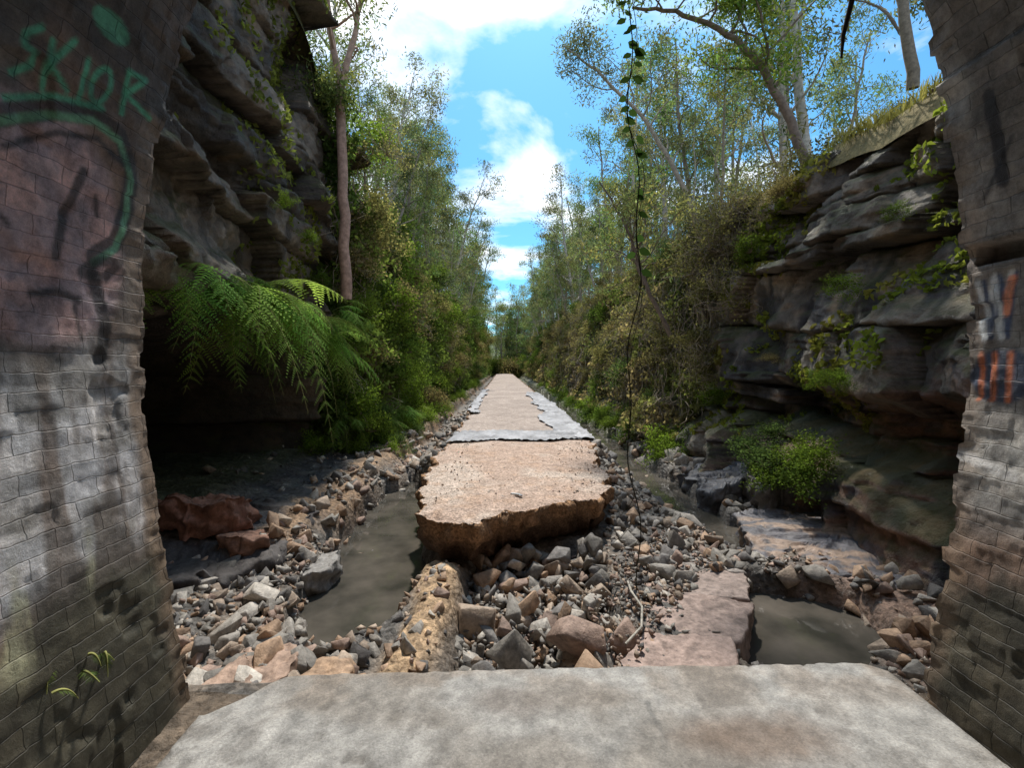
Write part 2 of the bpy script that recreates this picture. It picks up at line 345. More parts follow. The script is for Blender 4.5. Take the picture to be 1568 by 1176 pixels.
# ---------------------------------------------------------------- creek bed height field
def eL(y): return np.interp(y,[5,6.5,8.4,11.5,20,31,130],[-1.02,-1.1,-1.28,-1.2,-1.3,-1.35,-1.35])+.13*fbm(np.asarray(y)*1.3,0*np.asarray(y),0,60)
def eR(y): return np.interp(y,[5,6.5,8.4,11.5,20,31,130],[1.45,1.5,1.85,2.15,2.25,2.2,2.0])+.13*fbm(np.asarray(y)*1.3,0*np.asarray(y),0,61)
def H(x,y,colout=False):
    x=np.asarray(x,float);y=np.asarray(y,float)
    nA=fbm(x*.8,y*.8,0,62);nB=fbm(x*3.2,y*3.2,0,63);nC=fbm(x*12,y*12,0,64,3)
    z=-.56+.10*nA+.08*nB+.03*nC
    lb=sm(-2.35,-2.75,x+.35*nA+.15*nB)*sm(5.0,5.9,y)
    z=z+.27*lb+.35*sm(-3.6,-5.0,x)
    rb=sm(3.95,4.4,x+.2*nB)*sm(7.5,8.5,y); z=z+.12*rb+.3*sm(4.4,5.2,x)*sm(6.5,8,y)
    dl=eL(y)-x; dr=x-eR(y); fy=sm(7.,10.,y)
    z=lerp(z,-.13+.08*nB,sm(.75,.0,np.maximum(dl,dr))*fy)
    xc=np.interp(y,[3.9,4.5,5.5,7,9,10.4],[-1.6,-1.55,-1.55,-1.75,-1.9,-2.0]); hw=np.interp(y,[3.9,4.3,5.5,7,9,10.4],[0,.46,.6,.66,.46,.0])
    p=sm(1.3,.85,np.abs(x-xc+.2*nB)/(hw+1e-3))*(hw>.01); z=lerp(z,-1.02,p)
    p2=sm(1.15,.9,np.hypot((x-2.75-.25*(y-4.5))/.85,(y-4.45)/.75)+.15*nB); z=lerp(z,-.98,p2)
    xs=np.interp(y,[5.5,7,9,14,22,60],[3.25,3.35,3.2,3.3,3.3,3.2]); hs=np.interp(y,[5.5,6.2,9,14,60],[.0,.45,.5,.55,.5])
    p3=sm(1.3,.8,np.abs(x-xs+.3*nB)/(hs+1e-3))*(hs>.01); z=lerp(z,-.92,p3)
    p4=sm(.45,.2,np.abs(x+2.25))*sm(10.5,12,y); z=lerp(z,-.7,p4)
    p5=sm(-.5,-.25,x)*sm(1.25,1.0,x)*sm(6.2,5.6,y); z=lerp(z,-.92+.05*nB,p5)
    xr=np.interp(y,[2.8,3.4,4.4,5.3],[-.80,-.78,-.66,-.72])+.08*nB; rg=np.exp(-((x-xr)/(.21+.06*nA))**4)*sm(5.5,5.1,y)
    z=lerp(z,-.42+.07*nB+.05*nC+.09*nA,np.clip(rg,0,1))
    z=lerp(z,-.12+.03*nB,sm(3.05,2.75,y)*sm(-1.1,-1.35,x))
    if not colout: return z
    c=np.tile(C(.22,.18,.145),x.shape+(1,))
    e=lambda a:a[...,None]
    c=lerp(c,C(.14,.13,.12),e(sm(-.2,.3,nB)))
    c=lerp(c,C(.07,.066,.07),e(lb*sm(.35,.0,nB+.2*nA)))
    c=lerp(c,C(.34,.22,.13),e(lb*sm(-2.2,-2.5,x)*sm(-3.3,-2.9,x+.3*nB)*.8))
    c=lerp(c,C(.48,.33,.2)*(1+.5*nC[...,None]),e(np.clip(rg*1.2,0,1)))
    c=lerp(c,C(.3,.19,.14),e(sm(2.9,3.4,x)*sm(5.6,4.8,y)*.7))
    c=lerp(c,C(.07,.062,.055),e(np.maximum(p3,np.maximum(p,p2))*.7+p5*.5*(1-np.clip(rg,0,1))))
    c=lerp(c,C(.07,.08,.03),e(sm(-3.9,-4.4,x+.3*nA)*.6))
    c=lerp(c,C(.10,.11,.045),e(sm(2.6,3.2,np.abs(x)+.5*nB)*sm(11,14,y)*.7))
    return z,c
ys=[2.5]
while ys[-1]<175: ys.append(ys[-1]+max(.028,ys[-1]*.009))
ys=np.array(ys);xs=np.arange(-7.2,7.8,.045)
X,Y=np.meshgrid(xs,ys)
Z,c=H(X,Y,True)
build('creek_bed',np.stack([X,Y,Z],-1).reshape(-1,3),gridq(*X.shape),None,[M_soil],None,c.reshape(-1,3),smooth=True)
g=build('ground',[(-900,-900,-1.7),(900,-900,-1.7),(900,900,-1.7),(-900,900,-1.7)],[[0,1,2,3]],None,[M_hill],None,np.tile(C(.08,.08,.04),(4,1)))
def water(x0,x1,y0,y1,z):
    xs=np.linspace(x0,x1,12);ys=np.linspace(y0,y1,24);X,Y=np.meshgrid(xs,ys)
    build('water_pool',np.stack([X,Y,X*0+z],-1).reshape(-1,3),gridq(*X.shape),None,[M_water])
water(-2.95,-.85,3.6,10.9,-.81); water(1.6,4.3,3.3,5.6,-.79); water(2.4,4.5,5.61,60,-.79)
# ---------------------------------------------------------------- path
def path():
    ys=[0.0]
    while ys[-1]<140: ys.append(ys[-1]+max(.03,(ys[-1]+5)*.006))
    t=np.array(ys); s=np.linspace(0,1,100)
    off=[(-.38,-.62),(-.26,-.5),(-.15,-.38),(-.06,-.28),(-.0,-.21),(.015,-.14),(.02,-.07),(.0,-.02)]
    S,T=np.meshgrid(np.r_[np.zeros(8),s,np.ones(8)],np.r_[np.zeros(8),t])
    so=np.r_[[o[0] for o in off],np.zeros(100),[o[0] for o in off][::-1]]; sz=np.r_[[o[1] for o in off],np.zeros(100),[o[1] for o in off][::-1]]
    fo=np.r_[[o[0] for o in off],np.zeros(len(t))]; fz=np.r_[[o[1] for o in off],np.zeros(len(t))]
    front=5.62+np.interp(S,[0,.12,.28,.45,.55,.7,1],[.05,-.3,-.33,.0,-.05,.33,.75])+.16*fbm(S*7,S*0,0,70)+.06*fbm(S*26,S*0,0,71)
    Yy=front*np.exp(-T/3)+(5.62)*(1-np.exp(-T/3))+T
    a=eL(Yy)+.14*fbm(Yy*3.2,Yy*0,0,72); b=eR(Yy)+.14*fbm(Yy*3.2,Yy*0,0,73)
    Xx=a+(b-a)*S
    side=np.where(np.arange(S.shape[1])<54,-1,1)[None]
    Xx=Xx+side*so[None]; Yy=Yy-fo[:,None]
    Zz=np.minimum(sz[None],fz[:,None])+0*Xx
    top=(Zz>-.001)
    edge=np.minimum(np.minimum(S,1-S)*8,T*3.)
    crown=.03*np.sin(np.clip(S,0,1)*math.pi)
    nb=fbm(Xx*7,Yy*7,0,74)
    Zz=Zz+crown+np.where(top,.012*fbm(Xx*3,Yy*3,0,74)-.035*np.exp(-edge*2)*(1+1.5*nb),0)
    k=np.where(top,.006,.10)
    Xx=Xx+k*fbm(Yy*8,Zz*11,0,77); Yy=Yy+k*1.2*fbm(Xx*8,Zz*11,0,78); Zz=Zz+k*.3*fbm(Xx*9,Yy*9,0,79)
    Zz=Zz+np.where(top,.008*vn(Xx*26,Yy*26,0,80)*sm(12,8,Yy),0)
    n=fbm(Xx*1.2,Yy*1.2,0,81)[...,None]; n2=fbm(Xx*5,Yy*5,0,82)[...,None]
    c=np.tile(C(.47,.345,.275),Xx.shape+(1,))
    c=lerp(c,C(.53,.43,.36),sm(-.2,.4,n)); c=lerp(c,C(.44,.29,.2),sm(.1,.5,n2)*.5)
    far=sm(10.5,12.5,Yy+.4*n[...,0])[...,None]; c=lerp(c,C(.40,.33,.29)*(1+.25*n),far)
    c=np.where(top[...,None],c,lerp(C(.36,.21,.115),C(.17,.105,.07),sm(-.08,-.4,Zz+.1*n2[...,0])[...,None])*(1+.5*n2))
    build('gravel_path',np.stack([Xx,Yy,Zz],-1).reshape(-1,3),gridq(*Xx.shape),None,[M_path],None,c.reshape(-1,3),smooth=False)
path()
def geotextile():
    acc=Acc()
    def strip(f0,f1,y0,y1,ny,nx,seed,cross=False,wob_=.3):
        u=np.linspace(0,1,nx);v=np.linspace(0,1,ny);U,Vv=np.meshgrid(u,v)
        Y=y0+(y1-y0)*Vv
        if cross: 
            Xx=lerp(f0(Y),f1(Y),U); Y=Y+.45*U+.3*fbm(U*4,Vv*1.2,0,seed)+.15*np.sin(U*7)
        else: Xx=lerp(f0(Y),f1(Y),U)+wob_*fbm(Y*.7,U*.6,0,seed)
        Z=.035+.03*np.sin(np.clip((Xx+1.3)/3.4,0,1)*math.pi)+.08*np.abs(fbm(Xx*5,Y*2.5,0,seed+1))+.03*fbm(Xx*14,Y*5,0,seed+2)
        Z=Z-.14*sm(0,.25,np.maximum(eL(Y)-Xx,Xx-eR(Y)))
        c=np.tile(C(.38,.38,.40),Xx.shape+(1,))*(1+.55*fbm(Xx*3,Y*2,0,seed+3)[...,None])
        acc.add(np.stack([Xx,Y,Z],-1).reshape(-1,3),gridq(*Xx.shape),None,0,c.reshape(-1,3))
    strip(lambda y:eL(y)-.1,lambda y:eR(y)-.1,10.5,12.1,34,100,90,True)
    strip(lambda y:eR(y)-.8,lambda y:eR(y)+.25,11.1,30,220,28,95)
    strip(lambda y:eL(y)-.15,lambda y:eL(y)+.3,17,34,110,16,99)
    acc.make('geotextile_sheet',[M_cloth],smooth=True)
geotextile()
# ---------------------------------------------------------------- rocks
def rock_variant(seed,n=13,bev=.04):
    r=np.random.default_rng(seed)
    u=r.uniform(-1,1,size=(n,3)); P=np.sign(u)*np.abs(u)**.45*.5*C(1,r.uniform(.55,.95),r.uniform(.4,.8))
    P[:,0]+=P[:,2]*r.uniform(-.4,.4);P[:,1]+=P[:,0]*r.uniform(-.3,.3)
    bm=bmesh.new()
    for p in P: bm.verts.new(p)
    bmesh.ops.convex_hull(bm,input=bm.verts[:])
    bmesh.ops.delete(bm,geom=[v for v in bm.verts if not v.link_faces],context='VERTS')
    bmesh.ops.dissolve_limit(bm,angle_limit=.25,verts=bm.verts[:],edges=bm.edges[:])
    if bev: bmesh.ops.bevel(bm,geom=bm.edges[:],offset=bev*.5,segments=1,affect='EDGES',clamp_overlap=True)
    bmesh.ops.triangulate(bm,faces=bm.faces[:])
    bm.verts.index_update()
    V=np.array([v.co[:] for v in bm.verts]);T=np.array([[v.index for v in f.verts] for f in bm.faces]); bm.free()
    return V,T
RV=[rock_variant(i+1,12,.07) for i in range(18)]; RS=[rock_variant(100+i,10,0) for i in range(14)]
def rotm(n,tilt=1.0):
    q=rng.normal(size=(n,4)); q[:,1:3]*=tilt; q/=np.linalg.norm(q,axis=1)[:,None]; w,x,y,z=q.T
    return np.stack([1-2*(y*y+z*z),2*(x*y-z*w),2*(x*z+y*w),2*(x*y+z*w),1-2*(x*x+z*z),2*(y*z-x*w),2*(x*z-y*w),2*(y*z+x*w),1-2*(x*x+y*y)],1).reshape(n,3,3)
PAL=np.array([(.26,.24,.215),(.36,.33,.295),(.18,.168,.16),(.37,.29,.225),(.39,.265,.18),(.33,.235,.19),(.12,.112,.108),(.46,.42,.37)])
def scatter(acc,x,y,z,size,pw,var=RV,tilt=.5):
    n=len(x); R=rotm(n,tilt); vi=rng.integers(0,len(var),n); pc=PAL[rng.choice(len(PAL),n,p=np.array(pw)/sum(pw))]*rng.uniform(.6,1.2,(n,1))
    for k_,(V,T) in enumerate(var):
        m=np.where(vi==k_)[0]
        if not len(m): continue
        VV=np.einsum('nij,vj->nvi',R[m],V)*size[m][:,None,None]+np.stack([x,y,z],1)[m][:,None]
        nv=len(V)
        TT=(T[None]+np.arange(len(m))[:,None,None]*nv).reshape(-1,3)
        acc.add(VV.reshape(-1,3),None,TT,0,np.repeat(pc[m],nv,0))
def field(acc,n,xr,yr,s0,s1,pw,var=RV,mask=None,zlift=.12,pw_y=1.0,sp=2.2,clump=0):
    x=rng.uniform(*xr,n); y=yr[0]+(yr[1]-yr[0])*rng.uniform(0,1,n)**pw_y
    if clump:
        k_=fbm(x*1.1,y*1.1,0,130)+.3*rng.normal(size=n)>-.05; x,y=x[k_],y[k_]
    if mask is not None: k_=mask(x,y); x,y=x[k_],y[k_]
    s=s0+(s1-s0)*rng.uniform(0,1,len(x))**sp
    scatter(acc,x,y,H(x,y)+s*zlift,s,pw,var)
W_mix=[3,2,2,2.6,2.,1.8,1.2,1.2];W_grey=[4,3,3,1.2,.6,.6,2.2,1];W_tan=[1.5,1.5,.8,3,3.,1.5,.5,1];W_red=[1.5,1,1,2,2,3,.7,.5]
offp=lambda x,y:((x<eL(y)-.02)|(x>eR(y)+.02)|(y<5.5))
acc=Acc()
for L_,(n,s0,s1) in enumerate(((260,.12,.32),(150,.12,.34),(40,.18,.36))):
    x=rng.uniform(-.5,1.3,n);y=rng.uniform(2.95,5.85,n);s=s0+(s1-s0)*rng.uniform(0,1,n)**1.6
    z=-.86+.09*L_+.12*fbm(x*1.5,y*1.5,0,110)+.16*sm(4.6,5.6,y)
    scatter(acc,x,y,z,s,W_mix,tilt=1.)
n=1800;x=rng.uniform(-.5,1.5,n);y=rng.uniform(2.9,5.9,n);scatter(acc,x,y,-.8+.14*rng.uniform(size=n),rng.uniform(.03,.1,n),W_mix,RS,1.)
hero=[(-.3,4.35,-.62,.38,3),(.22,4.55,-.6,.34,4),(.62,3.9,-.55,.38,5),(.1,3.75,-.58,.34,0),(.75,3.45,-.62,.34,4),(-.1,3.5,-.65,.3,2),(.9,4.5,-.6,.3,1),(.35,3.3,-.7,.28,6),(1.05,3.9,-.6,.28,5)]
for hx,hy,hz,hs,ci in hero:
    V,T=RV[rng.integers(18)]; R=rotm(1,.6)[0]; acc.add(V@R.T*hs*1.2+C(hx,hy,hz),None,T,0,PAL[ci])
acc.make('rubble_pile',[M_stone])
lm=lambda x,y:~((x<-2.7)&(y>5.3))
acc=Acc()
field(acc,2600,(-3.9,-1.1),(2.9,6.2),.03,.13,W_mix,RS,mask=lm)
field(acc,460,(-3.8,-1.3),(2.9,5.9),.1,.22,W_mix,mask=lm)
field(acc,50,(-3.6,-1.7),(3.1,5.6),.2,.34,W_grey,mask=lm)
field(acc,60,(-2.3,-1.0),(3.0,3.9),.16,.34,W_tan)
field(acc,90,(-1.0,-.5),(3.0,5.2),.04,.16,W_tan,zlift=0)
field(acc,420,(-3.0,-2.2),(5.5,14),.08,.3,W_tan,clump=1)
field(acc,200,(-5,-2.8),(7.5,13),.04,.24,W_grey,clump=1)
acc.make('creek_stones',[M_stone])
acc=Acc()
field(acc,2000,(1.35,3.3),(4.6,14),.04,.18,W_grey,RS,mask=offp,pw_y=1.4)
field(acc,260,(1.5,3.1),(4.9,12),.14,.36,W_mix,mask=offp)
field(acc,2600,(.9,4.6),(2.9,6.),.03,.1,W_red,RS,clump=1)
field(acc,120,(3.1,4.6),(3.1,5.2),.12,.3,W_red)
field(acc,110,(3.8,5.2),(7.3,15),.2,.65,W_grey)
field(acc,350,(3.8,5.2),(6.5,16),.06,.22,W_mix)
n=700;x=rng.uniform(.8,2.9,n);y=3.3+(x-.8)*1.25+rng.uniform(0,1.3,n);scatter(acc,x,y,-.5+0*x,.02+.06*rng.uniform(0,1,n)**2,W_red,RS)
acc.make('creek_stones',[M_stone])
acc=Acc()
field(acc,2200,(-3.4,4.4),(8,50),.06,.26,W_grey,RS,mask=offp,pw_y=1.7,clump=1)
field(acc,600,(-2.6,-1.1),(6,24),.1,.36,W_mix,RS,mask=offp,pw_y=1.3,clump=1)
acc.make('creek_stones',[M_stone])
acc=Acc()
n=1500;x=rng.uniform(-1.,1.9,n);y=5.5+7*rng.uniform(0,1,n)**1.2;k_=(x>eL(y)+.15)&(x<eR(y)-.15)&(y>6.4-.2*(x<.4)-.2*(x<0))
x,y=x[k_],y[k_];scatter(acc,x,y,.022+0*x,.01+.035*rng.uniform(0,1,len(x))**2,W_tan,RS)
acc.make('path_pebbles',[M_stone])
def slab_rock(name,poly,z0,z1,c,tilt=(0,0),seed=0,rough=.03,mat=M_stone,stripes=False,steps=0,topr=None):
    poly=np.array(poly,float); cen=poly.mean(0); topr=rough if topr is None else topr
    P=[]
    for a,b in zip(poly,np.roll(poly,-1,0)):
        k_=max(2,int(np.linalg.norm(b-a)/.03)); 
        for t in np.linspace(0,1,k_,endpoint=False): P.append(a+(b-a)*t)
    P=np.array(P);P=P+rough*2.*np.stack([fbm(P[:,0]*4,P[:,1]*4,0,seed),fbm(P[:,0]*4,P[:,1]*4,0,seed+1)],1); n=len(P)
    rings=[(f,z1) for f in np.r_[np.linspace(.04,.95,26),.98]]
    for k_ in range(9): rings.append((1.0+.01*math.sin(k_*2.1),z1-.02-(z1-z0-.02)*(k_/8)))
    V=[];
    for f,z in rings:
        q=cen+(P-cen)*f
        zz=z+tilt[0]*(q[:,0]-cen[0])+tilt[1]*(q[:,1]-cen[1])
        b1=fbm(q[:,0]*3,q[:,1]*3,0,seed+2)
        zz=zz+topr*.8*b1+topr*.45*fbm(q[:,0]*12,q[:,1]*12,0,seed+3)
        if steps:
            sv=4*(fbm(q[:,0]*.9,q[:,1]*1.6,0,seed+4)+.5)+.6*fbm(q[:,0]*5,q[:,1]*5,0,seed+6); zz=zz+steps*(np.floor(sv)+sm(.0,.12,sv-np.floor(sv)))
        if f>=.97: q=q+rough*1.3*fbm(q[:,0]*5+z*4,q[:,1]*5+z*9,0,seed+5)[:,None]*unit(q-cen)
        V.append(np.c_[q,zz])
    m=len(rings)
    V=np.concatenate(V+[np.array([[cen[0],cen[1],V[0][:,2].mean()]])])
    Q=[]
    j=np.arange(n);j2=(j+1)%n
    for r_ in range(m-1): Q.append(np.stack([r_*n+j,(r_+1)*n+j,(r_+1)*n+j2,r_*n+j2],1))
    T=np.stack([np.full(n,m*n),j,j2],1)
    nn=fbm(V[:,0]*3,V[:,1]*3+V[:,2]*3,0,seed+7)[:,None];n8=fbm(V[:,0]*11,V[:,1]*11,0,seed+9)[:,None]
    cc=np.tile(C(*c),(len(V),1))*(1+.35*nn+.3*n8); cc=lerp(cc,C(*c)*.45,sm(.15,.5,n8+.5*nn)*.6)
    if stripes:
        s=vn((V[:,0]*.5+V[:,1])*9,V[:,0]*.8,0,seed+8)[:,None]+.7*n8; cc=lerp(cc,C(.40,.27,.185),(sm(.15,.5,s)*.7))
    return build(name,V,np.concatenate(Q),T,[mat],None,cc,smooth=False)
M_wet=attr_mat('wet_stone',.42,10.,.5,1.45,.7,20.,.03,det=6,spec=.4)
slab_rock('broken_concrete_slab',[(.86,3.55),(1.02,3.75),(1.25,4.0),(1.6,3.9),(1.95,3.85),(1.85,3.55),(1.72,3.35)],-.85,-.52,(.38,.28,.24),(.05,.0),200,.03)
slab_rock('broken_concrete_slab',[(1.27,4.03),(1.4,4.4),(1.68,4.65),(2.1,4.6),(2.42,4.45),(2.2,4.1),(1.98,3.88)],-.85,-.53,(.34,.255,.22),(.02,.04),210,.03)
slab_rock('broken_concrete_slab',[(1.70,4.68),(1.98,5.25),(2.4,5.2),(2.72,5.1),(2.45,4.48)],-.85,-.52,(.32,.25,.22),(.05,-.02),220,.035)
slab_rock('broken_concrete_slab',[(2.0,5.29),(2.1,5.8),(2.3,6.1),(3.0,5.95),(2.76,5.14)],-.85,-.55,(.26,.23,.21),(.0,-.02),230,.035)
slab_rock('rock_shelf',[(3.0,5.4),(3.3,6.2),(3.6,7.0),(4.6,7.4),(5.6,7.0),(6.0,6.0),(5.6,5.0),(4.3,4.7)],-.95,-.52,(.125,.12,.135),(.035,.045),240,.06,M_wet,stripes=True,steps=.035,topr=.015)
slab_rock('rock_shelf',[(3.7,8.1),(3.8,9.8),(4.6,10.2),(5.0,8.9),(4.3,7.9)],-.95,-.5,(.12,.12,.135),(.1,-.05),250,.11,M_wet,steps=.07,topr=.04)
slab_rock('rock_shelf',[(4.1,7.2),(4.2,8.0),(5.2,8.2),(5.6,7.2)],-.9,-.3,(.15,.135,.125),(.08,-.05),255,.11,M_wet,steps=.07,topr=.04)
slab_rock('rock_shelf',[(-2.65,5.2),(-2.75,6.5),(-2.95,8.2),(-3.6,9.3),(-4.9,9.0),(-5.6,6.5),(-5.2,4.6),(-3.6,4.6)],-.9,-.42,(.085,.076,.074),(-.06,.02),285,.09,M_stone,steps=.05,topr=.03)
slab_rock('sandstone_boulder',[(-4.6,5.6),(-4.5,6.2),(-3.9,6.4),(-3.35,6.05),(-3.3,5.7),(-3.9,5.5)],-.5,-.1,(.30,.15,.105),(-.12,-.15),260,.12,steps=.05)
slab_rock('sandstone_boulder',[(-3.3,5.35),(-3.2,5.75),(-2.85,5.75),(-2.8,5.4)],-.5,-.25,(.28,.155,.11),(-.05,-.1),262,.08)
slab_rock('sandstone_boulder',[(-2.15,3.15),(-2.1,3.6),(-1.7,3.7),(-1.5,3.3),(-1.75,3.05)],-.8,-.46,(.40,.28,.215),(.1,.1),270,.06)
slab_rock('sandstone_boulder',[(-1.5,3.2),(-1.45,3.55),(-1.15,3.5),(-1.15,3.15)],-.8,-.46,(.40,.27,.18),(.05,-.1),275,.05)
slab_rock('sandstone_boulder',[(-2.55,5.2),(-2.6,5.8),(-2.15,6.0),(-1.95,5.5),(-2.2,5.1)],-.9,-.58,(.28,.265,.25),(.15,-.1),280,.07)
# ---------------------------------------------------------------- cliffs
def bedset(seed,lo,hi):
    r=np.random.default_rng(seed); b=[-2.5]
    while b[-1]<14: b.append(b[-1]+r.uniform(lo,hi)*r.choice([.45,1,1.5]))
    n=len(b)+1
    return np.array(b),r.uniform(-1,1,n),r.uniform(.5,2.4,n),r.uniform(0,10,n),r.uniform(0,1,n)
BL=bedset(31,.6,1.4);BRt=bedset(52,.5,1.2);BL2=bedset(33,.15,.45);BR2=bedset(49,.14,.4)
def strata(y,z,beds,seed,dip=0.):
    b,off,w,sh,cv=beds
    zz=z+dip*y+.35*fbm(y*.25,z*.3,0,seed,3)+.07*fbm(y*1.7,z*1.7,0,seed+1,3)
    i=np.clip(np.searchsorted(b,zz.ravel()).reshape(zz.shape),1,len(b)-1)
    th=b[i]-b[i-1]
    d=np.minimum(zz-b[i-1],b[i]-zz); fz=(zz-b[i-1])/th-.5
    yb=(y+sh[i]+.15*fbm(y*1.2,z*1.5,0,seed+2,3)+.45*(zz-b[i-1])*np.sign(off[i]))/w[i]; bi=np.floor(yb).astype(np.int64); bf=yb-bi
    ii=i.astype(np.int64)
    bo=_h(bi,ii,bi*0,seed)*2-1; t1=_h(bi,ii,bi*0+1,seed)*2-1; t2=_h(bi,ii,bi*0+2,seed)*2-1
    dj=np.minimum(bf,1-bf)*w[i]
    g=np.exp(-(d/.035)**2)*(.1+1.1*_h(ii,bi,bi*0,seed+4)); g2=np.exp(-(dj/.03)**2)*(.3+.7*_h(ii,bi,bi*0,seed+6))
    return .35*off[i]+.75*bo+1.4*t1*(bf-.5)+.9*(t2-.35)*fz*th,g,g2,cv[i],bo
def cliffX(side,y,z):
    y=np.asarray(y,float);z=np.asarray(z,float)
    f1=fbm(y*.35,z*.5,0,300+side*7);f2=fbm(y*1.6,z*2.2,0,303+side*7);f3=fbm(y*7,z*9,0,305+side*7)
    rid=1-2*np.abs(fbm(y*1.3+.4*z,z*1.1-.3*y,0,308+side*7))
    if side<0:
        o,g,g2,cv,bo=strata(y,z,BL,320,.06); o2,ga,gb,_,_=strata(y,z,BL2,325,.06)
        m2=sm(-.2,.4,fbm(y*.5,z*.6,0,328))
        base=4.45-.05*np.clip(z,0,9)
        und=sm(2.5,2.0,z+.2*f2)*sm(-.7,.1,z)*sm(10.2,8.2,y+.5*f1)
        base=base+3.0*und
        out=base-.44*o*(1-.6*und)-.12*m2*o2-.3*f1-.10*f2-.05*f3+.10*rid+.14*g+.08*g2+.04*m2*ga+.03*m2*gb-.08
        out=out-.35*sm(9.5,11.5,y)*sm(3.5,0,z)-.1*sm(.6,-.4,z)
        out=out-.3*sm(2.3,2.9,z)*sm(3.6,3.1,z)*sm(9,7.5,y)
        return -out,(g,g2,cv,bo,und)
    o,g,g2,cv,bo=strata(y,z,BRt,340,-.03); o2,ga,gb,_,_=strata(y,z,BR2,345,-.03)
    m2=sm(-.2,.35,fbm(y*.5,z*.6,0,348)+.4*sm(1.6,.8,z))
    base=4.75+.27*(z+.4)
    und=sm(1.5,1.2,z+.15*f2)*sm(.3,.8,z+.25*f1)*sm(12,9,y)
    base=base+.6*und-.2*sm(.45,-.1,z)
    out=base-.36*o-.15*m2*o2-.3*f1-.10*f2-.05*f3+.10*rid+.13*g+.07*g2+.05*m2*ga+.03*m2*gb-.08
    return out,(g,g2,cv,bo,und)
def topz(side,y):
    y=np.asarray(y,float)
    if side<0: return np.interp(y,[2,9.5,12,20,60,160],[9.6,9.2,6.8,6.5,7,6])+.3*fbm(y*.6,0*y,0,350)
    return np.interp(y,[2,6,12,20,60,160],[5.5,5.8,6.1,6.2,7,6])+.4*fbm(y*.7,0*y,0,351)
def cliff(side,name):
    ys=[2.6]
    while ys[-1]<170: ys.append(ys[-1]+max(.032,ys[-1]*.0062))
    ys=np.array(ys); v=np.linspace(0,1,300)
    Y,Vv=np.meshgrid(ys,v,indexing='ij'); Zt=topz(side,ys)[:,None]; Z=-1.2+(Zt+1.2)*Vv
    X,(g,g2,cv,bo,und)=cliffX(side,Y,Z)
    e=lambda a:a[...,None]
    n=fbm(Y*.6,Z*1.1,0,360+side);n2=fbm(Y*2.5,Z*5,0,363+side);n3=fbm(Y*3.,Z*.5,0,366+side)
    if side<0:
        c=lerp(C(.10,.086,.072),C(.28,.235,.19),e(sm(-.5,.5,n+.6*(cv-.5)+.3*bo)))
        c=lerp(c,C(.33,.22,.125),e(sm(.15,.6,n2)*.45))
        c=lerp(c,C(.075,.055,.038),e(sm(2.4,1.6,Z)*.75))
        c=c*(1-.6*e(und))  # shade of the undercut alcove painted into the rock colour
    else:
        c=lerp(C(.15,.132,.115),C(.41,.355,.29),e(sm(-.5,.5,n+.7*(cv-.5)+.25*bo)))
        c=lerp(c,C(.45,.29,.16),e(sm(.0,.55,n2+.5*n)*.5))
        c=lerp(c,C(.32,.165,.105),e(sm(2.2,1.2,Z+.3*n)*sm(-.5,.3,n2+.4*(cv-.3))*.75*sm(11,8,Y)))
        c=lerp(c,C(.06,.063,.078),e(sm(-.05,.25,n3+.4*n)*sm(4.5,2.8,Z)*.85))
        c=lerp(c,C(.13,.14,.18),e(sm(.2,.45,n2-.2*n)*sm(3.2,2.,Z)*.6))
    c=lerp(c,C(.05,.045,.04),e(sm(.05,.4,n3)*.65))
    c=c*(1-.6*np.clip(e(g*.8+g2*.6),0,1))
    c=lerp(c,C(.14,.115,.06),e(sm(9,14,Y)*.5))
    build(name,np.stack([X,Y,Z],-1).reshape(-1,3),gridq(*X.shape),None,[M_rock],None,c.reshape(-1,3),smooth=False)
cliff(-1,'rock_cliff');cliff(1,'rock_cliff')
def hillz(side,x,y):
    x=np.asarray(x,float);y=np.asarray(y,float)
    d=np.abs(x)-(4.2 if side<0 else 6.4)
    return topz(side,y)-.1+(.34 if side>0 else .5)*d*np.exp(-np.abs(d)/90)+.35*fbm(x*.3,y*.3,0,380)*sm(0,3,d)+.3*fbm(x*1.1,y*1.1,0,381)*sm(-.2,.6,d)
for side in (-1,1):
    d=np.r_[0,.15,.4,.6,np.geomspace(.8,220,60)]; y=np.r_[-60,-20,np.arange(0,30,.3),np.geomspace(30,400,60)]
    D,Y=np.meshgrid(d,y); X=side*((4.0 if side<0 else 6.2)+D); Z=hillz(side,X,Y)
    Z=Z-.4*(D<.1)
    n=fbm(X*.8,Y*.8,0,385)[...,None]
    c=lerp(C(.11,.10,.04),C(.28,.23,.11),sm(-.3,.4,n)) if side>0 else lerp(C(.09,.09,.04),C(.16,.14,.07),sm(-.3,.4,n))
    build('hillside',np.stack([X,Y,Z],-1).reshape(-1,3),gridq(*X.shape),None,[M_hill],None,c.reshape(-1,3),smooth=True)
X,Y=np.meshgrid(np.linspace(-8,8.5,20),np.linspace(-60,2.7,30));Z=9.2+.2*fbm(X,Y,0,390)
build('hillside',np.stack([X,Y,Z],-1).reshape(-1,3),gridq(*X.shape),None,[M_hill],None,np.tile(C(.1,.09,.05),(X.size,1)),smooth=True)
X,Y=np.meshgrid(np.linspace(-60,60,60),np.linspace(98,300,50));Z=-1+14*sm(102,180,Y)+.6*fbm(X*.1,Y*.1,0,391)
build('hillside',np.stack([X,Y,Z],-1).reshape(-1,3),gridq(*X.shape),None,[M_hill],None,np.tile(C(.08,.10,.04),(X.size,1)),smooth=True)
